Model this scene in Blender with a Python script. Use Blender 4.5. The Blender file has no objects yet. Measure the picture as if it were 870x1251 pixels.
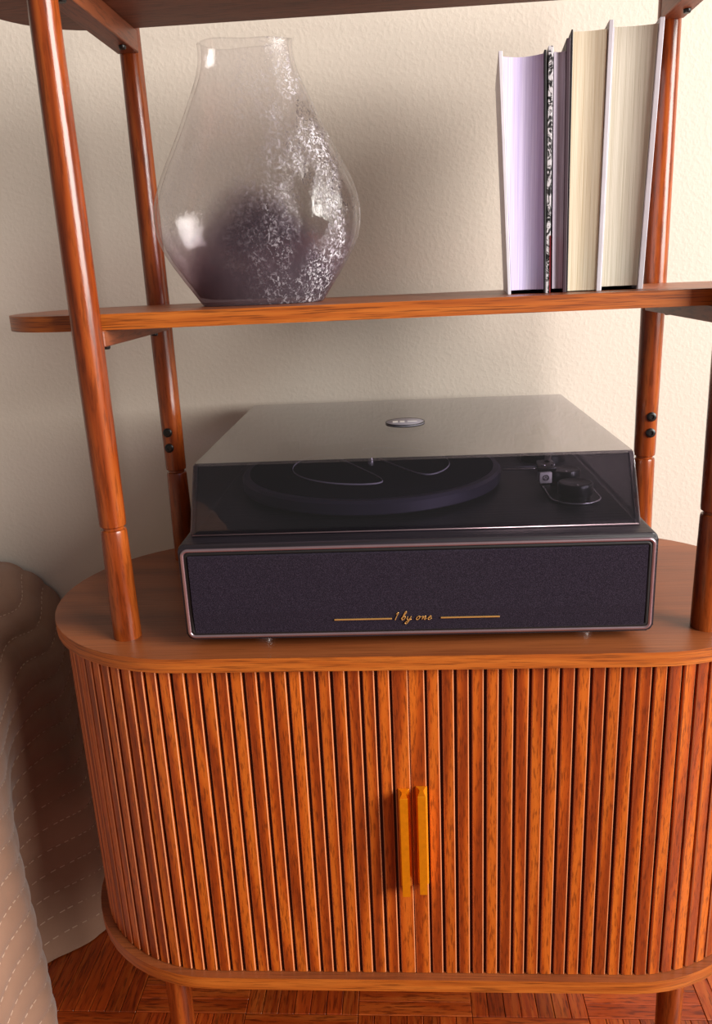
import bpy, bmesh, math, random
from mathutils import Vector, Matrix
random.seed(7)
SC = bpy.context.scene
COL = SC.collection

# ------------------------------------------------------------------ camera
cam_data = bpy.data.cameras.new('camera')
cam = bpy.data.objects.new('camera', cam_data)
COL.objects.link(cam)
SC.camera = cam
CX, CY, CZ, YAW, PIT, ROL, FPX = 0.0027, -0.6912, 0.3214, 0.0683, 0.2887, -0.0456, 999.3
cam_data.sensor_fit = 'VERTICAL'
cam_data.sensor_height = 36.0
cam_data.lens = FPX / 1251.0 * 36.0
cam_data.clip_start = 0.01
_F = Vector((-math.sin(YAW) * math.cos(PIT), math.cos(YAW) * math.cos(PIT), -math.sin(PIT)))
_R = Vector((math.cos(YAW), math.sin(YAW), 0))
_U = _R.cross(_F)
_R2 = _R * math.cos(ROL) + _U * math.sin(ROL)
_U2 = -_R * math.sin(ROL) + _U * math.cos(ROL)
M = Matrix((_R2, _U2, -_F)).transposed().to_4x4()
M.translation = Vector((CX, CY, CZ))
cam.matrix_world = M

# ------------------------------------------------------------------ world, window light, exposure
world = bpy.data.worlds.new('room_ambient')
SC.world = world
world.use_nodes = True
world.node_tree.nodes['Background'].inputs[0].default_value = (1.0, 0.93, 0.84, 1)
world.node_tree.nodes['Background'].inputs[1].default_value = 0.14

def area_light(name, loc, target, sx, sy, power, color):
    l = bpy.data.lights.new(name, 'AREA')
    l.shape = 'RECTANGLE'
    l.size, l.size_y, l.energy, l.color = sx, sy, power, color
    o = bpy.data.objects.new(name, l)
    COL.objects.link(o)
    o.location = loc
    d = Vector(target) - Vector(loc)
    o.rotation_euler = d.to_track_quat('-Z', 'Y').to_euler()
    return o

area_light('window_daylight', (2.25, -1.6, 1.1), (0.0, -1.6, 1.1), 2.1, 1.7, 172, (1.0, 0.955, 0.90))

SC.view_settings.view_transform = 'Standard'
SC.view_settings.look = 'None'
SC.view_settings.gamma = 1.0
SC.view_settings.use_curve_mapping = False
SC.view_settings.exposure = 0.48

# ------------------------------------------------------------------ material helpers
def srgb(r, g, b):
    def f(c):
        c /= 255.0
        return c / 12.92 if c <= 0.04045 else ((c + 0.055) / 1.055) ** 2.4
    return (f(r), f(g), f(b), 1.0)

class NT:
    def __init__(s, name):
        s.m = bpy.data.materials.new(name)
        s.m.use_nodes = True
        s.t = s.m.node_tree
        s.b = s.t.nodes['Principled BSDF']
        s.out = s.t.nodes['Material Output']
    def n(s, kind, **kw):
        nd = s.t.nodes.new(kind)
        for k, v in kw.items():
            setattr(nd, k, v)
        return nd
    def l(s, a, b):
        s.t.links.new(a, b)
    def pos(s, scale=(1, 1, 1), loc=(0, 0, 0), rot=(0, 0, 0), coord='world'):
        if coord == 'world':
            src = s.n('ShaderNodeNewGeometry').outputs['Position']
        else:
            src = s.n('ShaderNodeTexCoord').outputs['Object']
        mp = s.n('ShaderNodeMapping')
        mp.inputs['Scale'].default_value = scale
        mp.inputs['Location'].default_value = loc
        mp.inputs['Rotation'].default_value = rot
        s.l(src, mp.inputs['Vector'])
        return mp.outputs[0]
    def noise(s, vec, scale=5, detail=4, rough=0.55, dist=0.0):
        nd = s.n('ShaderNodeTexNoise')
        nd.inputs['Scale'].default_value = scale
        nd.inputs['Detail'].default_value = detail
        nd.inputs['Roughness'].default_value = rough
        nd.inputs['Distortion'].default_value = dist
        s.l(vec, nd.inputs['Vector'])
        return nd.outputs['Fac']
    def ramp(s, fac, stops, interp='LINEAR'):
        nd = s.n('ShaderNodeValToRGB')
        cr = nd.color_ramp
        cr.interpolation = interp
        while len(cr.elements) < len(stops):
            cr.elements.new(0.5)
        for e, (p, c) in zip(cr.elements, stops):
            e.position = p
            e.color = c if len(c) == 4 else (*c, 1)
        s.l(fac, nd.inputs[0])
        return nd.outputs[0]
    def mix(s, fac, a, b, mode='MIX'):
        nd = s.n('ShaderNodeMix', data_type='RGBA', blend_type=mode)
        for sock, v in ((nd.inputs['Factor'], fac), (nd.inputs[6], a), (nd.inputs[7], b)):
            if hasattr(v, 'is_output'):
                s.l(v, sock)
            else:
                sock.default_value = v
        return nd.outputs[2]
    def math(s, op, a, b=None, clamp=False):
        nd = s.n('ShaderNodeMath', operation=op, use_clamp=clamp)
        for i, v in enumerate((a, b)):
            if v is None:
                continue
            if hasattr(v, 'is_output'):
                s.l(v, nd.inputs[i])
            else:
                nd.inputs[i].default_value = v
        return nd.outputs[0]
    def bump(s, h, strength=0.2, dist=0.001):
        nd = s.n('ShaderNodeBump')
        nd.inputs['Strength'].default_value = strength
        nd.inputs['Distance'].default_value = dist
        s.l(h, nd.inputs['Height'])
        return nd.outputs[0]
    def base(s, col, rough=0.5, metal=0.0, spec=0.5):
        if hasattr(col, 'is_output'):
            s.l(col, s.b.inputs['Base Color'])
        else:
            s.b.inputs['Base Color'].default_value = col
        s.b.inputs['Roughness'].default_value = rough
        s.b.inputs['Metallic'].default_value = metal
        s.b.inputs['Specular IOR Level'].default_value = spec
        return s.m

def plain(name, rgb, rough=0.5, metal=0.0, spec=0.5, vary=0.06, nscale=60):
    k = NT(name)
    c = srgb(*rgb)
    n = k.noise(k.pos(coord='obj'), nscale, 3)
    d = tuple(x * (1 - vary) for x in c[:3]) + (1,)
    u = tuple(min(1, x * (1 + vary)) for x in c[:3]) + (1,)
    return k.base(k.ramp(n, [(0.3, d), (0.7, u)]), rough, metal, spec)

def wood(name, axis, dark, mid, light, rough=0.4, freq=1.0, figure=0.5, spec=0.5, pores=0.5, random_tint=0.0, pore_len=40, pore_w=380):
    """veneer: stretched grain along an axis, cathedral figure, fine dark pores"""
    k = NT(name)
    def st(along, across):
        v = [across] * 3
        for c in axis:
            v['XYZ'.index(c)] = along
        return tuple(v)
    p1 = k.pos(st(1.6 * freq, 22 * freq))
    n1 = k.noise(p1, 1.0, 5, 0.6, 0.8)
    p2 = k.pos(st(2.2 * freq, 12 * freq), (3.1, 1.7, 0.4))
    ring = k.n('ShaderNodeTexWave', wave_type='BANDS', bands_direction='Z' if 'X' in axis else 'X')
    ring.inputs['Scale'].default_value = 1.3
    ring.inputs['Distortion'].default_value = 14.0
    ring.inputs['Detail'].default_value = 2.5
    ring.inputs['Detail Scale'].default_value = 0.55
    k.l(p2, ring.inputs['Vector'])
    f = k.math('ADD', k.math('MULTIPLY', n1, 1 - figure * 0.5), k.math('MULTIPLY', ring.outputs['Fac'], figure * 0.5))
    col = k.ramp(f, [(0.25, srgb(*dark)), (0.5, srgb(*mid)), (0.78, srgb(*light))])
    p3 = k.pos(st(pore_len, pore_w))
    n3 = k.noise(p3, 1.0, 3, 0.6)
    pm = k.ramp(n3, [(0.36, (0, 0, 0)), (0.5, (1, 1, 1))])
    dk = tuple(x * 0.35 for x in srgb(*dark)[:3]) + (1,)
    fac = k.math('MULTIPLY', k.math('SUBTRACT', 1.0, pm), pores)
    col = k.mix(fac, col, dk)
    if random_tint:
        oi = k.n('ShaderNodeObjectInfo')
        v = k.math('ADD', k.math('MULTIPLY', oi.outputs['Random'], random_tint), 1 - random_tint * 0.5)
        hs = k.n('ShaderNodeHueSaturation')
        k.l(col, hs.inputs['Color'])
        k.l(v, hs.inputs['Value'])
        col = hs.outputs[0]
    m = k.base(col, rough, 0, spec)
    k.l(k.bump(n3, 0.25, 0.0006), k.b.inputs['Normal'])
    return m

MAT = {}
MAT['wood_top'] = wood('walnut_veneer_top', 'X', (112, 56, 28), (140, 74, 38), (160, 90, 48), 0.38, 1.0, 0.45, pores=0.4, pore_len=12, pore_w=600)
MAT['wood_edge'] = wood('walnut_edge_band', 'XY', (140, 64, 16), (174, 90, 26), (196, 112, 40), 0.42, 2.2, 0.3, pores=0.7, pore_len=22, pore_w=900)
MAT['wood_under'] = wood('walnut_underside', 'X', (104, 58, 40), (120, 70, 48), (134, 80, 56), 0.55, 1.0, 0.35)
MAT['wood_slat'] = wood('walnut_slat', 'Z', (132, 50, 7), (168, 72, 12), (192, 96, 24), 0.4, 1.0, 1.0, pores=0.62, random_tint=0.14, pore_len=75, pore_w=620)
MAT['slat_edge'] = plain('pale_slat_edge_highlight', (208, 132, 88), 0.4)  # edge highlights from the window, painted as a paler chamfer colour
MAT['wood_post'] = wood('walnut_turned_post', 'Z', (86, 32, 10), (136, 58, 18), (166, 84, 32), 0.22, 1.6, 0.5, pores=0.4)
MAT['wood_bracket'] = wood('walnut_bracket', 'Y', (110, 54, 30), (134, 70, 40), (150, 84, 50), 0.45, 1.2, 0.4)
MAT['backing'] = plain('dark_red_backing', (62, 16, 6), 0.7)
MAT['brass'] = plain('satin_brass', (238, 150, 16), 0.33, 0.55, 0.5, 0.08, 200)
MAT['black_metal'] = plain('black_bolt', (16, 14, 14), 0.35)
MAT['black_plastic'] = plain('black_plastic', (20, 17, 20), 0.28)
MAT['trim'] = plain('rose_silver_trim', (176, 150, 158), 0.3, 0.85)
MAT['gold'] = plain('gold_print', (214, 166, 96), 0.35, 0.6)
MAT['silver'] = plain('silver_metal', (205, 204, 208), 0.25, 0.9)
MAT['white_plastic'] = plain('white_plastic', (246, 242, 240), 0.4)
MAT['grey_line'] = plain('grey_print', (176, 172, 186), 0.6)
MAT['felt'] = plain('black_felt_mat', (24, 20, 30), 0.95, 0, 0.1, 0.5, 900)
MAT['platter'] = plain('dark_platter', (64, 58, 78), 0.42, 0.4)
MAT['cover_white'] = plain('white_book_board', (232, 228, 238), 0.45)
MAT['cover_grey'] = plain('grey_dust_jacket', (186, 180, 172), 0.35, 0, 0.5, 0.15, 40)
MAT['cover_black'] = plain('black_book_board', (26, 22, 26), 0.5)
MAT['cover_plum'] = plain('plum_book_board', (74, 56, 66), 0.5)
MAT['red'] = plain('red_book_edge', (150, 38, 46), 0.5)
MAT['thread'] = plain('quilt_thread', (196, 168, 146), 0.7)
MAT['shadow_gap'] = plain('black_recess', (10, 8, 10), 0.6)

def m_deck():
    k = NT('black_wood_grain_vinyl')
    n = k.noise(k.pos((8, 420, 420), coord='obj'), 1.0, 4)
    m = k.base(k.ramp(n, [(0.3, srgb(20, 17, 22)), (0.7, srgb(38, 33, 42))]), 0.42)
    k.l(k.bump(n, 0.6, 0.0008), k.b.inputs['Normal'])
    return m
MAT['deck'] = m_deck()

def m_grille():
    k = NT('speaker_cloth')
    p = k.pos(coord='obj')
    n = k.noise(p, 1500, 2, 0.8)
    big = k.noise(p, 14, 2)
    c = k.mix(big, srgb(26, 18, 32), srgb(29, 24, 32))
    c = k.mix(k.ramp(n, [(0.45, (0, 0, 0)), (0.75, (1, 1, 1))]), c, srgb(62, 53, 68))
    m = k.base(c, 0.9, 0, 0.15)
    k.l(k.bump(n, 0.5, 0.0005), k.b.inputs['Normal'])
    return m
MAT['grille'] = m_grille()

def thin_glass(k, tint, rough, normal=None, r0=0.04, extra=None, power=5.0):
    """thin sheet: tinted see-through plus Fresnel gloss (Schlick); extra = (fac, colour) of a diffuse layer"""
    lw = k.n('ShaderNodeLayerWeight')
    lw.inputs['Blend'].default_value = 0.5
    p5 = k.math('POWER', lw.outputs['Facing'], power)
    fr = k.math('ADD', k.math('MULTIPLY', p5, 1 - r0), r0, True)
    tr = k.n('ShaderNodeBsdfTransparent')
    if hasattr(tint, 'is_output'):
        k.l(tint, tr.inputs[0])
    else:
        tr.inputs[0].default_value = tint
    body = tr.outputs[0]
    if extra:
        fac, colr = extra
        df = k.n('ShaderNodeBsdfDiffuse')
        if hasattr(colr, 'is_output'):
            k.l(colr, df.inputs[0])
        else:
            df.inputs[0].default_value = colr
        if normal is not None:
            k.l(normal, df.inputs['Normal'])
        mx0 = k.n('ShaderNodeMixShader')
        if hasattr(fac, 'is_output'):
            k.l(fac, mx0.inputs[0])
        else:
            mx0.inputs[0].default_value = fac
        k.l(body, mx0.inputs[1])
        k.l(df.outputs[0], mx0.inputs[2])
        body = mx0.outputs[0]
    gl = k.n('ShaderNodeBsdfGlossy')
    gl.inputs['Roughness'].default_value = rough
    if normal is not None:
        k.l(normal, gl.inputs['Normal'])
    mx = k.n('ShaderNodeMixShader')
    k.l(fr, mx.inputs[0])
    k.l(body, mx.inputs[1])
    k.l(gl.outputs[0], mx.inputs[2])
    k.l(mx.outputs[0], k.out.inputs[0])
    return k.m

MAT['acrylic'] = thin_glass(NT('smoked_acrylic'), (0.70, 0.675, 0.735, 1), 0.03, None, 0.035, (0.004, (0.8, 0.8, 0.82, 1)), 2.5)

def m_vase():
    k = NT('smoky_bubbled_glass')
    p = k.pos(coord='obj')
    sep = k.n('ShaderNodeSeparateXYZ')
    k.l(p, sep.inputs[0])
    x, z = sep.outputs['X'], sep.outputs['Z']
    wob = k.noise(p, 18, 3)
    # smoky colour laid into the lower glass: a pale mauve foot and a dark dome in the middle
    wv = k.math('MULTIPLY', k.math('SUBTRACT', wob, 0.5), 0.03)
    edge = k.math('SUBTRACT', 0.096, k.math('MULTIPLY', k.math('MULTIPLY', x, x), 18.0))
    h = k.math('ADD', k.math('SUBTRACT', edge, z), wv)
    smoke = k.ramp(k.math('ADD', k.math('MULTIPLY', h, 16.0), 0.4), [(0.1, (0, 0, 0)), (0.9, (1, 1, 1))], 'EASE')
    foot = k.ramp(k.math('ADD', k.math('MULTIPLY', k.math('ADD', k.math('SUBTRACT', 0.058, z), wv), 16.0), 0.4), [(0.0, (0, 0, 0)), (1.0, (1, 1, 1))], 'EASE')
    # scratchy crackle; its window sparkle is painted in white, mostly down one side
    cr = k.noise(k.pos((1, 1, 0.8), coord='obj'), 340, 4, 0.75, 0.8)
    side = k.ramp(k.math('ADD', k.math('MULTIPLY', x, 8.0), 0.30), [(0.2, (0, 0, 0)), (0.8, (1, 1, 1))])
    patch = k.noise(k.pos((1, 1, 0.4), (2.0, 0, 0), coord='obj'), 34, 3, 0.6)
    sm = k.math('MULTIPLY', k.ramp(patch, [(0.42, (0, 0, 0)), (0.60, (1, 1, 1))]), k.math('ADD', k.math('MULTIPLY', side, 0.9), 0.12))
    scr = k.math('MULTIPLY', k.ramp(cr, [(0.52, (0, 0, 0)), (0.60, (1, 1, 1))]), sm)
    vo = k.n('ShaderNodeTexVoronoi', feature='F1')
    vo.inputs['Scale'].default_value = 260
    k.l(p, vo.inputs['Vector'])
    bub = k.ramp(vo.outputs['Distance'], [(0.08, (1, 1, 1)), (0.16, (0, 0, 0))])
    low = k.ramp(z, [(0.02, (1, 1, 1)), (0.10, (0.12, 0.12, 0.12))])
    hgt = k.math('ADD', k.math('MULTIPLY', cr, sm), k.math('MULTIPLY', k.noise(p, 42, 3), 0.7))
    nrm = k.bump(hgt, 0.8, 0.0016)
    tint = k.mix(foot, (0.985, 0.98, 0.985, 1), (0.84, 0.79, 0.83, 1))
    tint = k.mix(smoke, tint, (0.44, 0.38, 0.42, 1))
    tint = k.mix(k.math('MULTIPLY', k.math('MULTIPLY', bub, low), 0.7), tint, (0.25, 0.22, 0.25, 1))
    fac = k.math('ADD', k.math('ADD', k.math('MULTIPLY', smoke, 0.06), k.math('MULTIPLY', foot, 0.10)), k.math('MULTIPLY', scr, 0.7), True)
    colr = k.mix(scr, srgb(150, 136, 148), srgb(245, 242, 250))
    return thin_glass(k, tint, 0.06, nrm, 0.03, (fac, colr))
MAT['vase'] = m_vase()

def m_pages(name, a, b, lines=2600):
    k = NT(name)
    n = k.noise(k.pos((lines, 6, 14), coord='obj'), 1.0, 2, 0.6)
    n2 = k.noise(k.pos((lines * 0.2, 3, 5), coord='obj'), 1.0, 2)
    f = k.math('ADD', k.math('MULTIPLY', n, 0.6), k.math('MULTIPLY', n2, 0.4))
    m = k.base(k.ramp(f, [(0.36, srgb(*a)), (0.6, srgb(*b))]), 0.8, 0, 0.2)
    k.l(k.bump(n, 0.4, 0.0005), k.b.inputs['Normal'])
    return m
MAT['pages_lavender'] = m_pages('lavender_page_edges', (190, 176, 218), (220, 210, 240))
MAT['pages_lilac'] = m_pages('lilac_grey_page_edges', (158, 148, 166), (196, 186, 200))
MAT['pages_cream'] = m_pages('cream_page_edges', (216, 198, 166), (240, 228, 204), 1500)
MAT['pages_ivory'] = m_pages('ivory_page_edges', (210, 202, 180), (238, 232, 216), 1700)

def m_pattern():
    k = NT('black_and_white_print')
    n = k.noise(k.pos((70, 70, 40), coord='obj'), 1.6, 3, 0.7, 3.0)
    return k.base(k.ramp(n, [(0.46, srgb(22, 20, 24)), (0.52, srgb(226, 222, 228))], 'LINEAR'), 0.5)
MAT['cover_pattern'] = m_pattern()

def m_wall():
    k = NT('cream_wall_paint')
    p = k.pos()
    n = k.noise(p, 230, 3, 0.5)
    f = k.ramp(n, [(0.42, (0, 0, 0)), (0.68, (1, 1, 1))])
    big = k.noise(p, 2.5, 2)
    m = k.base(k.mix(big, srgb(218, 206, 192), srgb(223, 213, 200)), 0.55, 0, 0.35)
    k.l(k.bump(f, 0.22, 0.0007), k.b.inputs['Normal'])
    return m
MAT['wall'] = m_wall()

def m_parquet(name, axis):
    return wood(name, axis, (120, 36, 8), (158, 62, 16), (184, 92, 34), 0.32, 2.0, 0.25, pores=0.7, random_tint=0.5)
MAT['parquet_x'] = m_parquet('parquet_strip_across', 'X')
MAT['parquet_y'] = m_parquet('parquet_strip_along', 'Y')

def m_floor():
    k = NT('parquet_ground')
    ck = k.n('ShaderNodeTexChecker')
    ck.inputs['Scale'].default_value = 1 / 0.14
    ck.inputs['Color1'].default_value = srgb(150, 58, 16)
    ck.inputs['Color2'].default_value = srgb(134, 48, 12)
    k.l(k.pos((1, 1, 1), (-0.203, -0.096, 0.05)), ck.inputs['Vector'])
    sp = k.n('ShaderNodeSeparateXYZ')
    k.l(k.pos((50, 50, 1), (-0.203 * 50, -0.096 * 50, 0)), sp.inputs[0])
    def seam(c):
        f = k.math('ABSOLUTE', k.math('SUBTRACT', k.math('FRACT', c), 0.5))
        return k.math('GREATER_THAN', f, 0.475)
    lx, ly_ = seam(sp.outputs['X']), seam(sp.outputs['Y'])
    sel = ck.outputs['Fac']
    ln = k.math('ADD', k.math('MULTIPLY', lx, k.math('SUBTRACT', 1.0, sel)), k.math('MULTIPLY', ly_, sel), True)
    n = k.noise(k.pos((40, 40, 1)), 1.0, 4)
    c = k.mix(k.math('MULTIPLY', n, 0.5), ck.outputs[0], srgb(84, 26, 6))
    return k.base(k.mix(k.math('MULTIPLY', ln, 0.8), c, srgb(50, 14, 4)), 0.35)
MAT['floor'] = m_floor()

def m_quilt():
    k = NT('beige_quilted_cotton')
    p = k.pos(coord='obj')
    n = k.noise(p, 900, 3, 0.7)
    n2 = k.noise(p, 40, 4)
    m = k.base(k.mix(n2, srgb(142, 108, 88), srgb(154, 120, 100)), 0.9, 0, 0.1)
    h = k.math('ADD', k.math('MULTIPLY', n, 0.4), n2)
    k.l(k.bump(h, 0.5, 0.002), k.b.inputs['Normal'])
    k.b.inputs['Sheen Weight'].default_value = 0.25
    return m
MAT['quilt'] = m_quilt()
MAT['mattress'] = plain('mattress_ticking', (190, 176, 160), 0.9)

# ------------------------------------------------------------------ object helpers
def link(name, me, mats, parent=None, smooth=False, angle=None):
    o = bpy.data.objects.new(name, me)
    COL.objects.link(o)
    if not isinstance(mats, (list, tuple)):
        mats = [mats]
    if not me.materials:
        for m in mats:
            me.materials.append(MAT[m])
    if smooth:
        me.polygons.foreach_set('use_smooth', [True] * len(me.polygons))
        if angle:
            me.set_sharp_from_angle(angle=math.radians(angle))
    if parent is not None:
        o.parent = parent
    return o

def tag(o, label, cat, group=None):
    o['label'] = label
    o['category'] = cat
    if group:
        o['group'] = group
    return o

def empty(name, loc, rz=0.0):
    o = bpy.data.objects.new(name, None)
    o.empty_display_size = 0.03
    COL.objects.link(o)
    o.location = loc
    o.rotation_euler = (0, 0, rz)
    return o

def mesh_from(verts, faces, name='mesh', off=(0, 0, 0)):
    me = bpy.data.meshes.new(name)
    me.from_pydata([(v[0] - off[0], v[1] - off[1], v[2] - off[2]) for v in verts], [], faces)
    me.update()
    return me

def bm_mesh(bm, name='mesh', off=(0, 0, 0)):
    if any(off):
        bmesh.ops.translate(bm, verts=bm.verts, vec=(-off[0], -off[1], -off[2]))
    bmesh.ops.recalc_face_normals(bm, faces=bm.faces)
    me = bpy.data.meshes.new(name)
    bm.to_mesh(me)
    bm.free()
    return me

def hexa(c8, bevel=0.0, seg=2, off=(0, 0, 0)):
    """8 corners: bottom 4 (ccw from above), top 4"""
    bm = bmesh.new()
    v = [bm.verts.new(c) for c in c8]
    for f in ((0, 3, 2, 1), (4, 5, 6, 7), (0, 1, 5, 4), (1, 2, 6, 5), (2, 3, 7, 6), (3, 0, 4, 7)):
        bm.faces.new([v[i] for i in f])
    if bevel:
        bmesh.ops.bevel(bm, geom=list(bm.edges), offset=bevel, segments=seg, affect='EDGES', profile=0.5)
    return bm_mesh(bm, off=off)

def box(x0, x1, y0, y1, z0, z1, bevel=0.0, seg=2, off=(0, 0, 0)):
    return hexa([(x0, y0, z0), (x1, y0, z0), (x1, y1, z0), (x0, y1, z0),
                 (x0, y0, z1), (x1, y0, z1), (x1, y1, z1), (x0, y1, z1)], bevel, seg, off)

def prism(poly, z0, z1, bevel=0.0, seg=2, off=(0, 0, 0), mats3=False):
    """polygon in xy extruded in z; mats3: top slot 0, side slot 1, bottom slot 2"""
    bm = bmesh.new()
    b = [bm.verts.new((x, y, z0)) for x, y in poly]
    t = [bm.verts.new((x, y, z1)) for x, y in poly]
    n = len(poly)
    fb = bm.faces.new(b[::-1])
    ft = bm.faces.new(t)
    for i in range(n):
        bm.faces.new((b[i], b[(i + 1) % n], t[(i + 1) % n], t[i]))
    if bevel:
        es = [e for e in bm.edges if e in ft.edges or e in fb.edges]
        es = list(set(list(ft.edges) + list(fb.edges)))
        bmesh.ops.bevel(bm, geom=es, offset=bevel, segments=seg, affect='EDGES', profile=0.5)
    bm.normal_update()
    bmesh.ops.recalc_face_normals(bm, faces=bm.faces)
    if mats3:
        for f in bm.faces:
            f.material_index = 0 if f.normal.z > 0.95 else (2 if f.normal.z < -0.95 else 1)
    return bm_mesh(bm, off=off)

def lathe(prof, seg=32, center=(0, 0, 0), sx=1.0, sy=1.0, cap=True, off=(0, 0, 0)):
    """prof: (radius, z) list, around z"""
    V, F = [], []
    for r, z in prof:
        for i in range(seg):
            a = 2 * math.pi * i / seg
            V.append((center[0] + r * math.cos(a) * sx, center[1] + r * math.sin(a) * sy, center[2] + z))
    for j in range(len(prof) - 1):
        for i in range(seg):
            a, b = j * seg + i, j * seg + (i + 1) % seg
            F.append((a, b, b + seg, a + seg))
    if cap:
        F.append(tuple(range(seg))[::-1])
        F.append(tuple(range((len(prof) - 1) * seg, len(prof) * seg)))
    return mesh_from(V, F, off=off)

def tube(path, r, seg=8, closed=False, off=(0, 0, 0), sq=None):
    """round tube along a 3-D path; sq=(a,b) gives an elliptical section"""
    V, F = [], []
    n = len(path)
    P = [Vector(p) for p in path]
    up0 = None
    for i in range(n):
        t = (P[(i + 1) % n] - P[i - 1]) if (closed or 0 < i < n - 1) else (P[1] - P[0] if i == 0 else P[-1] - P[-2])
        t.normalize()
        if up0 is None:
            up0 = Vector((0, 1, 0)) if abs(t.y) < 0.9 else Vector((0, 0, 1))
        s = t.cross(up0)
        s.normalize()
        u = s.cross(t)
        up0 = u
        for k in range(seg):
            a = 2 * math.pi * k / seg
            ra, rb = sq if sq else (r, r)
            V.append(tuple(P[i] + s * (ra * math.cos(a)) + u * (rb * math.sin(a))))
    m = n if closed else n - 1
    for i in range(m):
        for k in range(seg):
            a = i * seg + k
            b = i * seg + (k + 1) % seg
            c = ((i + 1) % n) * seg + (k + 1) % seg
            d = ((i + 1) % n) * seg + k
            F.append((a, b, c, d))
    if not closed:
        F.append(tuple(range(seg))[::-1])
        F.append(tuple(range((n - 1) * seg, n * seg)))
    bm = bmesh.new()
    me = mesh_from(V, F)
    bm.from_mesh(me)
    return bm_mesh(bm, off=off)

def join(meshes):
    bm = bmesh.new()
    for m in meshes:
        bm.from_mesh(m)
    me = bpy.data.meshes.new('joined')
    bm.to_mesh(me)
    bm.free()
    return me

def stadium(W, yf, yb, n=28):
    r = (yb - yf) / 2
    c = (yf + yb) / 2
    L = []
    for k in range(n + 1):
        a = math.radians(-90 + 180 * k / n)
        L.append((W - r + r * math.cos(a), c + r * math.sin(a)))
    for k in range(n + 1):
        a = math.radians(90 + 180 * k / n)
        L.append((-W + r + r * math.cos(a), c + r * math.sin(a)))
    return L

def arc_rect(x0, x1, z0, z1, r, n=6):
    pts = []
    for cx, cz, a0 in ((x1 - r, z0 + r, -90), (x1 - r, z1 - r, 0), (x0 + r, z1 - r, 90), (x0 + r, z0 + r, 180)):
        for k in range(n + 1):
            a = math.radians(a0 + 90 * k / n)
            pts.append((cx + r * math.cos(a), cz + r * math.sin(a)))
    return pts

# ------------------------------------------------------------------ setting: wall and floor
ZF = -0.56
YW = 0.345
w = link('wall_back', box(-2.2, 2.2, YW, YW + 0.1, ZF, 1.9), 'wall')
w['kind'] = 'structure'
fl = link('floor', box(-2.2, 2.2, -2.4, YW, ZF - 0.05, ZF - 0.004), 'floor')
fl['kind'] = 'structure'
BS, NS = 0.14, 7
sw = BS / NS
strip_x = box(-BS / 2 + 0.0003, BS / 2 - 0.0003, -sw / 2 + 0.0003, sw / 2 - 0.0003, -0.004, 0, 0.0006, 1)
strip_y = box(-sw / 2 + 0.0003, sw / 2 - 0.0003, -BS / 2 + 0.0003, BS / 2 - 0.0003, -0.004, 0, 0.0006, 1)
for i in range(-6, 4):
    for j in range(-1, 2):
        bx, by = 0.203 + (i + 0.5) * BS, 0.096 + (j + 0.5) * BS
        horiz = (i + j) % 2 == 0
        for s in range(NS):
            o_ = (s - (NS - 1) / 2) * sw
            if horiz:
                if by + o_ + sw / 2 > YW - 0.001:
                    continue
                o = link('parquet_strip', strip_x, 'parquet_x', fl)
                o.location = (bx, by + o_, ZF + random.uniform(-0.0003, 0.0002))
            else:
                o = link('parquet_strip', strip_y, 'parquet_y', fl)
                y = by
                if by + BS / 2 > YW - 0.001:
                    o.scale = (1, (YW - 0.001 - (by - BS / 2)) / BS, 1)
                    y = (YW - 0.001 + by - BS / 2) / 2
                o.location = (bx + o_, y, ZF + random.uniform(-0.0003, 0.0002))

# ------------------------------------------------------------------ the stand: tambour cabinet with open shelves
W, YF, YB = 0.3686, -0.0508, 0.274
ZP, TP = -0.3511, 0.0141           # plinth top and thickness
TT = 0.0133
PX, PYF, PYB = 0.265, 0.0, 0.2157  # posts
stand = empty('record_player_stand', (0, 0.11, ZF))
tag(stand, 'walnut record player stand with tambour cabinet, round posts and open rounded shelves', 'shelf unit')
SO = (0, 0.11, ZF)

def part(name, me, mats, smooth=False, angle=None, parent=stand):
    return link(name, me, mats, parent, smooth, angle)

BOARD = ['wood_top', 'wood_edge', 'wood_under']
part('cabinet_top', prism(stadium(W, YF, YB), -TT, 0, 0.0012, 2, SO, True), BOARD, True, 40)
part('plinth', prism(stadium(W, YF, YB), ZP - TP, ZP, 0.0018, 2, SO, True), BOARD, True, 40)
SI = 0.0085                         # slat face set back from the board edge
part('carcass', prism(stadium(W - SI - 0.0036, YF + SI + 0.0036, YB - 0.002), ZP, -TT, 0, 2, SO), 'backing', True, 40)
for zs in (0.2936, 0.5705):
    part('shelf', prism(stadium(0.372, 0.0149, 0.2009), zs - 0.0135, zs, 0.0012, 2, SO, True), BOARD, True, 40)

# tambour doors: slats run along the front and round the ends
SEAM = -0.0027
RS = (YB - YF) / 2 - SI
CYM = (YF + YB) / 2
XS = W - (YB - YF) / 2              # end of the straight run
SLW, SLD, PITCH, STILE = 0.0101, 0.0034, 0.01312, 0.0146
def slat_profile(wd):
    h = wd / 2
    return [(-h - 0.0003, SLD), (-h, 0.0010), (-h + 0.0008, 0), (h - 0.0008, 0), (h, 0.0010), (h + 0.0003, SLD)]
slat_me = prism(slat_profile(SLW), ZP + 0.0006 - ZF, -TT - 0.0004 - ZF)
stile_me = prism(slat_profile(STILE - 0.0007), ZP + 0.0006 - ZF, -TT - 0.0004 - ZF)
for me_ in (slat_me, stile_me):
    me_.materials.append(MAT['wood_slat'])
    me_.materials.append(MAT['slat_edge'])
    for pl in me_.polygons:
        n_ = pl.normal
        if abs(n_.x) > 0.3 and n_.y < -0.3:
            pl.material_index = 1
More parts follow.
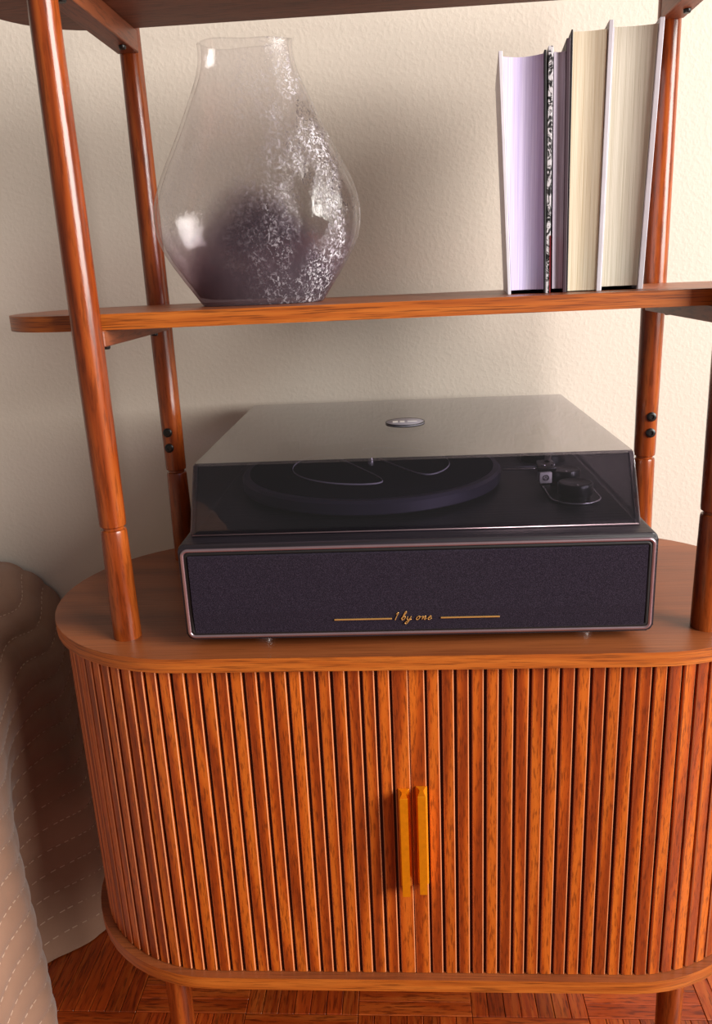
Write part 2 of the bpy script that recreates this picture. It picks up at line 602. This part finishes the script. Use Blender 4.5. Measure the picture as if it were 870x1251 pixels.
def handle_mesh():
    # I-shaped extrusion: flange on the door, waisted web, flat grip strip
    half = [(0.0052, 0.0), (0.0052, -0.0013), (0.0030, -0.0030), (0.0016, -0.0062), (0.0016, -0.0095),
            (0.0026, -0.0130), (0.0036, -0.0148), (0.0036, -0.0164)]
    poly = half + [(-x, y) for x, y in half[::-1]]
    return prism(poly[::-1], 0.0, 0.107, 0.0003, 1)
handle_me = handle_mesh()
for sgn in (-1, 1):
    door = empty('tambour_door', (0, 0, 0))
    door.parent = stand
    yfront = YF + SI - SO[1]
    def place(me, s):
        """s: distance of the slat centre from the seam along the tambour path"""
        x = SEAM + sgn * s
        lim = XS
        if abs(x) <= lim or (x * sgn) < 0:
            loc, ang = (x, yfront, 0), 0.0
        else:
            a = (abs(x) - lim) / RS
            if a > math.radians(155):
                return False
            loc = (sgn * (lim + RS * math.sin(a)), CYM - SO[1] - RS * math.cos(a), 0)
            ang = sgn * a
        o = link('slat', me, 'wood_slat', door)
        o.location = loc
        o.rotation_euler = (0, 0, ang)
        return True
    st = link('stile', stile_me, 'wood_slat', door)
    st.location = (SEAM + sgn * STILE / 2, yfront, 0)
    s = STILE + PITCH / 2 + 0.0006
    while place(slat_me, s):
        s += PITCH
    hd = link('handle', handle_me, 'brass', door)
    hd['label'] = 'satin brass pull handle'
    hd.location = (-0.0094 if sgn < 0 else 0.0068, yfront, (-0.245 if sgn < 0 else -0.2425) - ZF)

# posts
def post_prof(r_list):
    return r_list
up_prof = [(0.0106, 0.1088), (0.0116, 0.1096), (0.0119, 0.112), (0.0123, 0.18), (0.0127, 0.28), (0.0123, 0.40), (0.0116, 0.52), (0.0113, 0.60)]
lo_prof = [(0.0129, 0.0), (0.0127, 0.03), (0.0121, 0.08), (0.01175, 0.1035), (0.0112, 0.1056), (0.0094, 0.1062), (0.0094, 0.109)]
ring_prof = [(0.0150, 0.0), (0.0150, 0.0006), (0.0130, 0.0008)]
def bolt_mesh():
    me = lathe([(0.0, 0.0), (0.0046, 0.0), (0.0052, 0.0008), (0.0050, 0.0022), (0.0038, 0.0030), (0.0024, 0.0030), (0.0022, 0.0016), (0.0, 0.0016)], 20, cap=False)
    return me
bolt_me = bolt_mesh()
SMALL = lathe([(0.0036, 0.0), (0.0036, -0.0022), (0.0028, -0.0034), (0.0, -0.0034)], 14, cap=False)
for sx in (-1, 1):
    for py in (PYF, PYB):
        k = 1.0 if py == PYF else 0.965
        up = part('post', lathe([(r * k, z) for r, z in up_prof], 36, (sx * PX, py, 0), off=SO), 'wood_post', True, 40)
        lo = link('lower_post', lathe([(r * k, z) for r, z in lo_prof], 36, (sx * PX, py, 0), off=SO), 'wood_post', up, True, 40)
        for zb in (0.1538, 0.1361):
            b = link('bolt', bolt_me, 'black_metal', up, True, 40)
            d = -1 if py == PYB else 1
            b.location = (sx * (PX + 0.002), py + d * 0.0114 * k - SO[1], zb - SO[2])
            b.rotation_euler = (math.radians(90) * (1 if d < 0 else -1), 0, 0)
    for zt, hh in ((0.2801, 0.0138), (0.5570, 0.0205)):
        bx0, bx1 = sx * PX - 0.0108, sx * PX + 0.0108
        y0, y1 = 0.0095, 0.2065
        br = part('bracket', hexa([(bx0, y0, zt - hh), (bx1, y0, zt - hh), (bx1, y1, zt - hh), (bx0, y1, zt - hh),
                                   (bx0, y0, zt), (bx1, y0, zt), (bx1, y1, zt), (bx0, y1, zt)], 0.0008, 1, SO), 'wood_bracket')
        for yy in (0.030, 0.176):
            sc = link('screw', SMALL, 'black_metal', br, True, 40)
            sc.location = (sx * PX + 0.004, yy - SO[1], zt - hh - SO[2])
    for py in (0.0, 0.222):
        part('leg', lathe([(0.0105, ZF + 0.0), (0.0118, ZF + 0.03), (0.0132, -0.42), (0.0138, ZP - TP)], 28, (sx * 0.261, py, 0), off=SO), 'wood_post', True, 40)

# ------------------------------------------------------------------ record player
tt = empty('record_player', (0.0042, 0.14, 0.0), 0.0087)
tag(tt, 'black record player with speaker grille front and smoked dust cover', 'record player')
TO = (0.0042, 0.14, 0.0)
def tp(name, me, mats, smooth=False, angle=None, parent=tt):
    return link(name, me, mats, parent, smooth, angle)
X0, X1, Y0, Y1, Z0, Z1 = -0.2004, 0.2089, -0.0296, 0.322, 0.0098, 0.0995
def yz_poly_box(poly_xz, y0, y1, bevel, off):
    bm = bmesh.new()
    a = [bm.verts.new((x, y0, z)) for x, z in poly_xz]
    b = [bm.verts.new((x, y1, z)) for x, z in poly_xz]
    n = len(poly_xz)
    fa = bm.faces.new(a)
    fb = bm.faces.new(b[::-1])
    for i in range(n):
        bm.faces.new((a[i], b[i], b[(i + 1) % n], a[(i + 1) % n]))
    if bevel:
        bmesh.ops.bevel(bm, geom=list(set(list(fa.edges) + list(fb.edges))), offset=bevel, segments=2, affect='EDGES', profile=0.5)
    return bm_mesh(bm, off=off)
body = tp('body', yz_poly_box(arc_rect(X0, X1, Z0, Z1, 0.0055), Y0, Y1, 0.0016, TO), 'deck', True, 35)
# rose-silver trim frame on the front edge
tr_path = [(x, Y0 - 0.0002, z) for x, z in arc_rect(X0 + 0.0032, X1 - 0.0032, Z0 + 0.0030, Z1 - 0.0058, 0.005, 7)]
trim = tp('trim_frame', tube(tr_path, 0.0016, 10, True, TO, (0.0017, 0.0015)), 'trim', True)
trim['label'] = 'rose silver trim frame'
tr2 = [(x, Y0 - 0.0003, z) for x, z in arc_rect(X0 + 0.0062, X1 - 0.0062, Z0 + 0.0058, Z1 - 0.0090, 0.003, 5)]
tp('grille_gap', tube(tr2, 0.0012, 8, True, TO, (0.0016, 0.0008)), 'shadow_gap', True)
# speaker cloth: flat upper field, lower strip sloping back a little
gx0, gx1, gz0, gzm, gz1 = X0 + 0.0085, X1 - 0.0085, Z0 + 0.0062, 0.0355, Z1 - 0.0105
gy = Y0 - 0.0026
GV = [(gx0, Y0 + 0.001, gz0), (gx0, gy + 0.0014, gz0), (gx0, gy, gzm), (gx0, gy, gz1 - 0.001), (gx0, gy + 0.001, gz1), (gx0, Y0 + 0.001, gz1)]
gm = bmesh.new()
ga = [gm.verts.new(v) for v in GV]
gb = [gm.verts.new((gx1, v[1], v[2])) for v in GV]
gm.faces.new(ga[::-1]); gm.faces.new(gb)
for i in range(len(GV)):
    j = (i + 1) % len(GV)
    gm.faces.new((ga[i], ga[j], gb[j], gb[i]))
grille = tp('speaker_grille', bm_mesh(gm, off=TO), 'grille')
# maker's line and script lettering
ly, lz = gy - 0.0002, 0.0272
for lx0, lx1 in ((-0.0672, -0.0168), (0.0258, 0.0768)):
    link('gold_line', box(lx0, lx1, ly - 0.0004, ly + 0.001, lz - 0.0006, lz + 0.0006, 0.0002, 1, TO), 'gold', grille)
def smooth_path(pts, n=6):
    out = []
    P = [pts[0]] + list(pts) + [pts[-1]]
    for i in range(1, len(P) - 2):
        p0, p1, p2, p3 = (Vector(p) for p in P[i - 1:i + 3])
        for k in range(n):
            t = k / n
            out.append(0.5 * ((2 * p1) + (p2 - p0) * t + (2 * p0 - 5 * p1 + 4 * p2 - p3) * t * t + (3 * p1 - p0 - 3 * p2 + p3) * t ** 3))
    out.append(Vector(pts[-1]))
    return out
GL = {
    '1': ([[(0.0, 0.95), (0.22, 1.25), (0.2, 0.6), (0.2, 0.0)]], 0.5),
    'b': ([[(0.0, 0.2), (0.25, 0.75), (0.4, 1.25), (0.28, 1.38), (0.18, 1.1), (0.14, 0.3), (0.22, 0.02), (0.45, 0.08), (0.56, 0.42), (0.4, 0.6), (0.2, 0.42)]], 0.68),
    'y': ([[(0.0, 0.55), (0.06, 0.15), (0.25, 0.03), (0.45, 0.25), (0.52, 0.58)], [(0.52, 0.58), (0.46, -0.1), (0.25, -0.62), (0.02, -0.5), (0.2, -0.2), (0.75, 0.12)]], 0.8),
    'o': ([[(0.32, 0.6), (0.06, 0.42), (0.08, 0.08), (0.32, 0.02), (0.48, 0.3), (0.34, 0.58), (0.42, 0.45), (0.68, 0.5)]], 0.68),
    'n': ([[(0.02, 0.58), (0.06, 0.0)], [(0.06, 0.1), (0.3, 0.56), (0.42, 0.48), (0.4, 0.08), (0.5, 0.02), (0.68, 0.2)]], 0.68),
    'e': ([[(0.0, 0.2), (0.3, 0.35), (0.38, 0.52), (0.24, 0.6), (0.08, 0.4), (0.1, 0.08), (0.32, 0.0), (0.6, 0.22)]], 0.65),
}
strokes = []
cur, H = -0.0152, 0.0058
for ch in '1 by one':
    if ch == ' ':
        cur += 0.38 * H
        continue
    st_, adv = GL[ch]
    for pl in st_:
        pth = smooth_path([(cur + (u + 0.42 * v) * H, ly - 0.0001, lz - 0.0014 + v * H) for u, v in pl], 5)
        strokes.append(tube(pth, 0.0003, 6, False, TO, (0.00042, 0.0003)))
    cur += adv * H * 1.28
lt = link('script_lettering', join(strokes), 'gold', grille, True)
lt['label'] = 'gold script lettering reading 1 by one'
# feet
for fx in (-0.135, 0.154):
    for fy in (-0.002, 0.285):
        tp('foot', lathe([(0.0088, 0.0), (0.0092, 0.001), (0.0092, 0.004), (0.0082, 0.0046), (0.0080, 0.0105)], 24, (fx, fy, 0.0), off=TO), 'silver', True, 40)
# platter, mat, spindle
PC = (-0.0372, 0.1625)
plat = tp('platter', lathe([(0.120, 0.1000), (0.130, 0.1035), (0.1362, 0.1042), (0.1370, 0.1052), (0.1370, 0.1150), (0.1345, 0.1178), (0.131, 0.1183), (0.0, 0.1183)], 96, (PC[0], PC[1], 0), off=TO), 'platter', True, 30)
mat_ = link('felt_mat', lathe([(0.1290, 0.1180), (0.1292, 0.1190), (0.1285, 0.1195), (0.0, 0.1195)], 96, (PC[0], PC[1], 0), off=TO), 'felt', plat, True, 40)
link('spindle', lathe([(0.0034, 0.119), (0.0034, 0.126), (0.0026, 0.1285), (0.0, 0.1292)], 16, (PC[0], PC[1], 0), off=TO), 'silver', plat, True, 40)
# grey line drawing printed on the mat: two rounded half-discs split by a slanted bar
def mat_line(pts):
    return tube([(PC[0] + x, PC[1] + y, 0.1197) for x, y in pts], 0.0008, 6, True, TO, (0.0012, 0.0003))
def half_disc(R, a0, a1, rc=3):
    pts = [(R * math.cos(math.radians(a0 + (a1 - a0) * k / 40)), R * math.sin(math.radians(a0 + (a1 - a0) * k / 40))) for k in range(41)]
    pts += [tuple(Vector(pts[-1]).lerp(Vector(pts[0]), k / 20)) for k in range(1, 20)]
    for _ in range(14):
        pts = [tuple((Vector(pts[i - 1]) + 2 * Vector(pts[i]) + Vector(pts[(i + 1) % len(pts)])) / 4) for i in range(len(pts))]
    return pts
link('mat_line', mat_line(half_disc(0.085, 128, 286)), 'grey_line', plat, True)
link('mat_line', mat_line(half_disc(0.085, -48, 105)), 'grey_line', plat, True)
# tone arm, headshell, cartridge
arm = tp('tonearm_base', lathe([(0.026, 0.0995), (0.026, 0.108), (0.021, 0.110), (0.019, 0.124), (0.012, 0.127), (0.0, 0.127)], 32, (0.160, 0.250, 0), off=TO), 'black_plastic', True, 40)
link('arm_tube', tube([(0.162, 0.285, 0.1275), (0.160, 0.25, 0.1275), (0.156, 0.20, 0.1265), (0.149, 0.155, 0.1250), (0.1425, 0.125, 0.1240)], 0.0034, 12, off=TO), 'black_metal', arm, True, 50)
link('counterweight', tube([(0.1622, 0.279, 0.1275), (0.1632, 0.300, 0.1277)], 0.0105, 24, off=TO), 'black_plastic', arm, True, 40)
hs = tp('headshell', hexa([(0.1290, 0.0990, 0.1218), (0.1480, 0.1010, 0.1218), (0.1500, 0.1370, 0.1218), (0.1335, 0.1350, 0.1218),
                           (0.1290, 0.0990, 0.1258), (0.1480, 0.1010, 0.1258), (0.1500, 0.1370, 0.1258), (0.1335, 0.1350, 0.1258)], 0.0012, 2, TO), 'black_plastic', True, 40)
for hx in (0.1345, 0.1440):
    link('cartridge_screw', tube([(hx, 0.109, 0.1262), (hx + 0.0032, 0.108, 0.1264)], 0.0009, 8, off=TO), 'silver', hs, True)
link('finger_lift', tube([(0.1300, 0.108, 0.1236), (0.118, 0.112, 0.1220), (0.098, 0.1215, 0.1203)], 0.001, 8, off=TO, sq=(0.0010, 0.0018)), 'silver', hs, True)
link('finger_lift', tube([(0.1310, 0.116, 0.1236), (0.118, 0.120, 0.1225), (0.099, 0.128, 0.1208)], 0.001, 8, off=TO, sq=(0.0005, 0.0008)), 'grey_line', hs, True)
ct = tp('cartridge', box(0.1312, 0.1432, 0.0985, 0.112, 0.1102, 0.1212, 0.0008, 2, TO), 'white_plastic', True, 40)
ring = [(0.1372 + 0.0027 * math.cos(a), 0.0983, 0.1160 + 0.0027 * math.sin(a)) for a in [2 * math.pi * i / 24 for i in range(24)]]
tri = [(0.1372, 0.0983, 0.1178), (0.1358, 0.0983, 0.1146), (0.1386, 0.0983, 0.1146)]
link('emblem', join([tube(ring, 0.0004, 6, True, TO), tube(tri, 0.00035, 6, True, TO)]), 'cover_plum', ct, True)
link('stylus_guard', box(0.1330, 0.1420, 0.0975, 0.1065, 0.1085, 0.1102, 0.0004, 1, TO), 'black_plastic', ct)
# control plate and two knobs
def obround(cx, y0, y1, r, n=20):
    return [(cx + r * math.cos(math.radians(-180 + 180 * k / n)), y0 + r * math.sin(math.radians(-180 + 180 * k / n))) for k in range(n + 1)] + \
           [(cx + r * math.cos(math.radians(180 * k / n)), y1 + r * math.sin(math.radians(180 * k / n))) for k in range(n + 1)]
KX, KY0, KY1 = 0.1615, 0.0765, 0.1300
plate = tp('control_plate', prism(obround(KX, KY0, KY1, 0.0232), 0.0994, 0.1018, 0.0004, 1, TO), 'black_plastic', True, 40)
link('plate_rim', tube([(x, y, 0.1016) for x, y in obround(KX, KY0, KY1, 0.0234)], 0.0009, 8, True, TO), 'silver', plate, True)
for ky, kr in ((KY0, 0.0166), (KY1, 0.0160)):
    kb = tp('knob', lathe([(kr - 0.002, 0.1018), (kr - 0.002, 0.1062), (kr - 0.0006, 0.1066), (kr, 0.1075), (kr, 0.1165), (kr - 0.0006, 0.1176), (kr - 0.0022, 0.1180), (kr - 0.003, 0.1176), (0.0, 0.1174)], 48, (KX - 0.001, ky - 0.004, 0), off=TO), 'black_plastic', True, 35)
    link('knob_pointer', box(KX - 0.0016, KX - 0.0004, ky - 0.004 - kr + 0.003, ky - 0.004 - kr + 0.008, 0.1174, 0.1179, 0, 1, TO), 'white_plastic', kb)
# dust cover: open-bottomed smoked shell, narrower at the top
def cover():
    def ringv(x0, x1, y0, y1, z, r):
        return [(x, y, z) for x, y in arc_rect(x0, x1, y0, y1, r, 4)]
    t = 0.0028
    b0 = (-0.1938, 0.1998, -0.0094, 0.3150)
    t0 = (-0.1852, 0.1912, -0.0080, 0.3092)
    zb, zt = 0.1003, 0.1655
    rings = [ringv(*b0, zb, 0.003), ringv(*t0, zt - 0.0016, 0.003)]
    e = 0.0014
    rings.append(ringv(t0[0] + e, t0[1] - e, t0[2] + e, t0[3] - e, zt, 0.002))
    inner_top = ringv(t0[0] + t, t0[1] - t, t0[2] + t, t0[3] - t, zt - t, 0.001)
    inner_bot = ringv(b0[0] + t, b0[1] - t, b0[2] + t, b0[3] - t, zb, 0.001)
    n = len(rings[0])
    V = rings[0] + rings[1] + rings[2] + inner_top + inner_bot
    Fc = []
    for a, b in ((0, 1), (1, 2), (3, 4), (4, 0)):
        for i in range(n):
            j = (i + 1) % n
            Fc.append((a * n + i, a * n + j, b * n + j, b * n + i))
    Fc.append(tuple(range(2 * n, 3 * n)))
    Fc.append(tuple(range(3 * n, 4 * n))[::-1])
    bm = bmesh.new()
    bm.from_mesh(mesh_from(V, Fc))
    return bm_mesh(bm, off=TO)
cov = tp('dust_cover', cover(), 'acrylic', True, 25)
cov['label'] = 'smoked clear acrylic dust cover'
link('cover_lip', tube([(-0.1915, -0.0100, 0.1010), (0.1975, -0.0100, 0.1010)], 0.0007, 6, off=TO), 'trim', cov, True)
for cx0, cx1, sg in ((-0.1938, -0.1852, 1), (0.1998, 0.1912, -1)):
    e = 0.0048 * sg
    xa, xb = sorted((cx0, cx0 + e)); xc, xd = sorted((cx1, cx1 + e))
    link('corner_post', hexa([(xa, -0.0092, 0.1004), (xb, -0.0092, 0.1004), (xb, -0.0050, 0.1004), (xa, -0.0050, 0.1004),
                              (xc, -0.0078, 0.1640), (xd, -0.0078, 0.1640), (xd, -0.0036, 0.1640), (xc, -0.0036, 0.1640)], 0.0008, 2, TO), 'acrylic', cov, True, 30)
BC = (0.0005, 0.1545)
bd = link('badge', lathe([(0.0202, 0.1656), (0.0202, 0.1663), (0.0196, 0.1667), (0.0, 0.1667)], 40, (BC[0], BC[1], 0), off=TO), 'grey_line', cov, True, 40)
link('badge_rim', tube([(BC[0] + 0.0200 * math.cos(a), BC[1] + 0.0200 * math.sin(a), 0.1664) for a in [2 * math.pi * i / 48 for i in range(48)]], 0.0006, 6, True, TO), 'black_metal', bd, True)
link('badge_mark', join([box(-0.0125, -0.0070, BC[1] - 0.004, BC[1] + 0.004, 0.1667, 0.1670, 0, 1, TO), box(-0.0050, 0.0000, BC[1] - 0.004, BC[1] + 0.004, 0.1667, 0.1670, 0, 1, TO),
                         box(0.0030, 0.0130, BC[1] - 0.001, BC[1] + 0.001, 0.1667, 0.1670, 0, 1, TO)]), 'white_plastic', bd)
for hx in (-0.145, 0.150):
    link('hinge', box(hx - 0.014, hx + 0.014, 0.3125, 0.3215, 0.0985, 0.118, 0.0015, 2, TO), 'black_plastic', cov)

# ------------------------------------------------------------------ vase
VZ = 0.2936
vprof = [(0.0560, 0.0), (0.0582, 0.002), (0.0640, 0.0105), (0.0755, 0.027), (0.0868, 0.045), (0.0932, 0.060), (0.0953, 0.076), (0.0935, 0.092),
         (0.0885, 0.106), (0.0815, 0.121), (0.0735, 0.136), (0.0655, 0.1515), (0.0585, 0.166), (0.0520, 0.180), (0.0462, 0.193), (0.0428, 0.204), (0.0416, 0.213), (0.0420, 0.2205)]
vd = [0.62, 0.62, 0.61, 0.60, 0.58, 0.57, 0.57, 0.57, 0.57, 0.57, 0.56, 0.55, 0.54, 0.52, 0.50, 0.48, 0.46, 0.45]
def vase_mesh():
    seg = 96
    V, Fc = [], []
    fine = []
    n = len(vprof)
    pr = smooth_path([(r, d, z) for (r, z), d in zip(vprof, vd)], 4)
    for v in pr:
        fine.append((v.x, v.z, v.x * v.y))
    def ringv(r, z, ry, k):
        for i in range(seg):
            a = 2 * math.pi * i / seg
            wz = 0.0
            if z > 0.19:
                wz = (z - 0.19) / 0.03 * (0.0010 * math.sin(a * 2 + 0.6) + 0.0005 * math.sin(5 * a))
            V.append((r * math.cos(a), ry * math.sin(a), z + wz))
    T = 0.0032
    for r, z, ry in fine:
        ringv(r, z, ry, 0)
    m = len(fine)
    inner = [f for f in fine[::-1] if f[1] > 0.006]
    for r, z, ry in inner:
        ringv(r - T, z, ry - T, 1)
    ringv((fine[0][0] - T) * 0.9, 0.0055, (fine[0][2] - T) * 0.9, 1)
    tot = m + len(inner) + 1
    for j in range(tot - 1):
        for i in range(seg):
            a, b = j * seg + i, j * seg + (i + 1) % seg
            Fc.append((a, b, b + seg, a + seg))
    Fc.append(tuple(range(seg))[::-1])
    Fc.append(tuple(range((tot - 1) * seg, tot * seg)))
    return mesh_from(V, Fc)
vase = link('glass_vase', vase_mesh(), 'vase', None, True, 60)
vase.location = (-0.1300, 0.100, VZ + 0.0002)
tag(vase, 'clear pear-shaped glass vase with smoky purple base and crackled surface', 'vase')

# ------------------------------------------------------------------ books, fore-edges outward
YBK, DBK, FK = 0.060, 0.128, 0.989
def slab(xb0, xb1, xt0, xt1, y0, y1, z0, z1, off, bevel=0.0005):
    return hexa([(xb0, y0, z0), (xb1, y0, z0), (xb1, y1, z0), (xb0, y1, z0),
                 (xt0, y0, z1), (xt1, y0, z1), (xt1, y1, z1), (xt0, y1, z1)], bevel, 2, off)
def page_block(xb0, xb1, xt0, xt1, y0, y1, z0, z1, sag, off, n=14):
    V, Fc = [], []
    for zz, xa, xb in ((z0, xb0, xb1), (z1, xt0, xt1)):
        for k in range(n + 1):
            t = k / n
            V.append((xa + (xb - xa) * t, y0 + sag * math.sin(math.pi * t), zz))
        V.append((xb, y1, zz)); V.append((xa, y1, zz))
    m = n + 3
    for k in range(m):
        j = (k + 1) % m
        Fc.append((k, j, m + j, m + k))
    Fc.append(tuple(range(m))[::-1])
    Fc.append(tuple(range(m, 2 * m)))
    return mesh_from(V, Fc, off=off)
def book(label, bl, br_, pg, ztop, zpg, mats, sag=0.0, lift=0.0035, inset=0.004, name='book', wr=None):
    """bl/br_: (bottom x0, x1, top x0, x1) of left and right boards; pg: page block"""
    sc = lambda q: tuple(x * FK for x in q)
    bl, br_, pg = sc(bl), sc(br_), sc(pg)
    cx = (bl[0] + br_[1]) / 2
    off = (cx, YBK + DBK / 2, VZ)
    root = empty(name, (cx + 0.0035, YBK + DBK / 2, VZ), math.radians(-5.0))
    tag(root, label, 'book')
    z0 = VZ
    link('cover', slab(*bl, YBK, YBK + DBK, z0, ztop[0], off), mats[0], root)
    link('cover', slab(*br_, YBK, YBK + DBK, z0, ztop[1], off), mats[1], root)
    link('spine', slab(bl[0], br_[1], bl[2], br_[3], YBK + DBK, YBK + DBK + 0.0025, z0, min(ztop), off), mats[2], root)
    link('page_block', page_block(*pg, YBK + inset, YBK + DBK, z0 + lift, zpg, sag, off), mats[3], root, True, 30)
    return root, off
book('hardback book with lavender page edges and a pale grey jacket', (0.0971, 0.1000, 0.0878, 0.0912), (0.1285, 0.1303, 0.1248, 0.1268),
     (0.1002, 0.1284, 0.0916, 0.1246), (0.4868, 0.4850), 0.4826, ('cover_white', 'cover_black', 'cover_grey', 'pages_lavender'), 0.007, 0.0035, 0.0015)
b2, off2 = book('slim book with lilac grey pages and a black and white printed cover', (0.1304, 0.1340, 0.1284, 0.1326), (0.1452, 0.1482, 0.1428, 0.1462),
     (0.1362, 0.1451, 0.1334, 0.1427), (0.4880, 0.4925), 0.4840, ('cover_pattern', 'cover_plum', 'cover_plum', 'pages_lilac'), 0.003, 0.0035, 0.003)
link('red_edge', slab(0.1336 * FK, 0.1345 * FK, 0.1330 * FK, 0.1337 * FK, YBK - 0.0006, YBK + 0.01, VZ + 0.0003, VZ + 0.048, off2, 0), 'red', b2)
book('thick cream paged book between the slim printed book and the ivory paged book', (0.1486, 0.1498, 0.1468, 0.1482), (0.1744, 0.1780, 0.1765, 0.1801),
     (0.1499, 0.1743, 0.1484, 0.1757), (0.4990, 0.5035), 0.4975, ('cover_black', 'cover_white', 'cover_white', 'pages_cream'), 0.002, 0.001, 0.0015)
book('thick ivory paged hardback with white boards leaning towards the back post', (0.1783, 0.1793, 0.1804, 0.1815), (0.2100, 0.2145, 0.2165, 0.2206),
     (0.1796, 0.2098, 0.1819, 0.2160), (0.4985, 0.5030), 0.4990, ('cover_white', 'cover_white', 'cover_white', 'pages_ivory'), 0.002, 0.0035, 0.002)

# ------------------------------------------------------------------ bed with quilt
bed = empty('bed', (-0.95, -0.25, ZF))
tag(bed, 'bed covered with a beige stitched quilt hanging to the floor', 'bed')
BO = (-0.95, -0.25, ZF)
XB = -0.470
def smoothstep(a, b, t):
    t = max(0.0, min(1.0, (t - a) / (b - a)))
    return t * t * (3 - 2 * t)
def fold(y, z):
    low = smoothstep(-0.06, -0.50, z)
    f = -0.056 * math.exp(-((y - 0.150) / 0.040) ** 2) + 0.012 * math.exp(-((y - 0.055) / 0.035) ** 2)
    f += 0.020 * math.exp(-((y - 0.25) / 0.05) ** 2)
    f += -0.045 * math.exp(-((y + 0.10) / 0.05) ** 2) + 0.01 * math.exp(-((y + 0.22) / 0.05) ** 2) - 0.04 * math.exp(-((y + 0.36) / 0.05) ** 2)
    return f * low
ROW = 0.033
def quilt_point(y, s):
    """s: arc length from the top inwards (negative) over the edge and down to the floor"""
    R = 0.125
    zt = -0.040
    q = math.pi / 2 * R
    if s < 0:
        x, z, nx, nz = XB - R + s, zt + 0.012 * (1 - math.exp(s / 0.25)), 0.0, 1.0
    elif s < q:
        a = s / R
        x, z, nx, nz = XB - R + R * math.sin(a), zt - R + R * math.cos(a), math.sin(a), math.cos(a)
    else:
        z = zt - R - (s - q)
        x, nx, nz = XB + 0.012 * smoothstep(-0.2, -0.55, z), 1.0, 0.0
    x += fold(y, z)
    return x, z, nx, nz
def row_phase(y, s):
    return (s + 0.010 * math.sin(y * 42.0) + 0.16 * y) / ROW
def puff(y, s):
    p = row_phase(y, s)
    a = abs(math.sin(math.pi * p)) ** 0.45
    row = math.floor(p)
    v = y / 0.075 + 0.5 * (row % 2) + 0.13 * math.sin(row * 2.3)
    c = abs(math.sin(math.pi * v)) ** 0.30
    return 0.0048 * a * (0.55 + 0.45 * c)
S1 = math.pi / 2 * 0.125 + (-0.040 - 0.125 - ZF) - 0.002
ys = [YW - 0.006 - 1.15 * (i / 330) for i in range(331)]
ss = [-0.80 + 0.70 * (i / 40) for i in range(40)] + [-0.10 + (S1 + 0.10) * (i / 190) for i in range(191)]
V, Fc = [], []
for y in ys:
    for s in ss:
        x, z, nx, nz = quilt_point(y, s)
        h = puff(y, s)
        V.append((x + nx * h - BO[0], y - BO[1], z + nz * h - BO[2]))
m = len(ss)
for i in range(len(ys) - 1):
    for j in range(m - 1):
        Fc.append((i * m + j, i * m + j + 1, (i + 1) * m + j + 1, (i + 1) * m + j))
qme = mesh_from(V, Fc)
quilt = link('quilt', qme, 'quilt', bed, True)
# stitches along the quilting rows
SV, SF = [], []
y = YW - 0.02
while y > -0.35:
    for r in range(-2, 20):
        ym = y + random.uniform(-0.0012, 0.0012)
        s = (r * ROW) - 0.010 * math.sin(ym * 42.0) - 0.16 * ym
        if s > S1 - 0.004 or s < -0.06:
            continue
        pts = []
        for yy in (ym - 0.0021, ym + 0.0021):
            s2 = (r * ROW) - 0.010 * math.sin(yy * 42.0) - 0.16 * yy
            x, z, nx, nz = quilt_point(yy, s2)
            pts.append((x, yy, z, nx, nz))
        b = len(SV)
        for (x, yy, z, nx, nz) in pts:
            for t, hh in ((-0.0006, 0.0006), (0.0006, 0.0006), (0.0006, 0.0020), (-0.0006, 0.0020)):
                SV.append((x + nx * hh - nz * t - BO[0], yy - BO[1], z + nz * hh + nx * t - BO[2]))
        SF += [(b, b + 1, b + 2, b + 3), (b + 7, b + 6, b + 5, b + 4)] + [(b + k, b + 4 + k, b + 4 + (k + 1) % 4, b + (k + 1) % 4) for k in range(4)]
    y -= 0.0082
stt = link('stitching', mesh_from(SV, SF), 'thread', quilt)
stt['kind'] = 'stuff'
link('mattress', box(-1.38, -0.56, -0.78, YW - 0.012, ZF + 0.20, -0.062, 0.03, 3, BO), 'mattress', bed, True, 40)
link('bed_base', box(-1.36, -0.57, -0.76, YW - 0.02, ZF, ZF + 0.20, 0.005, 1, BO), 'wood_bracket', bed)
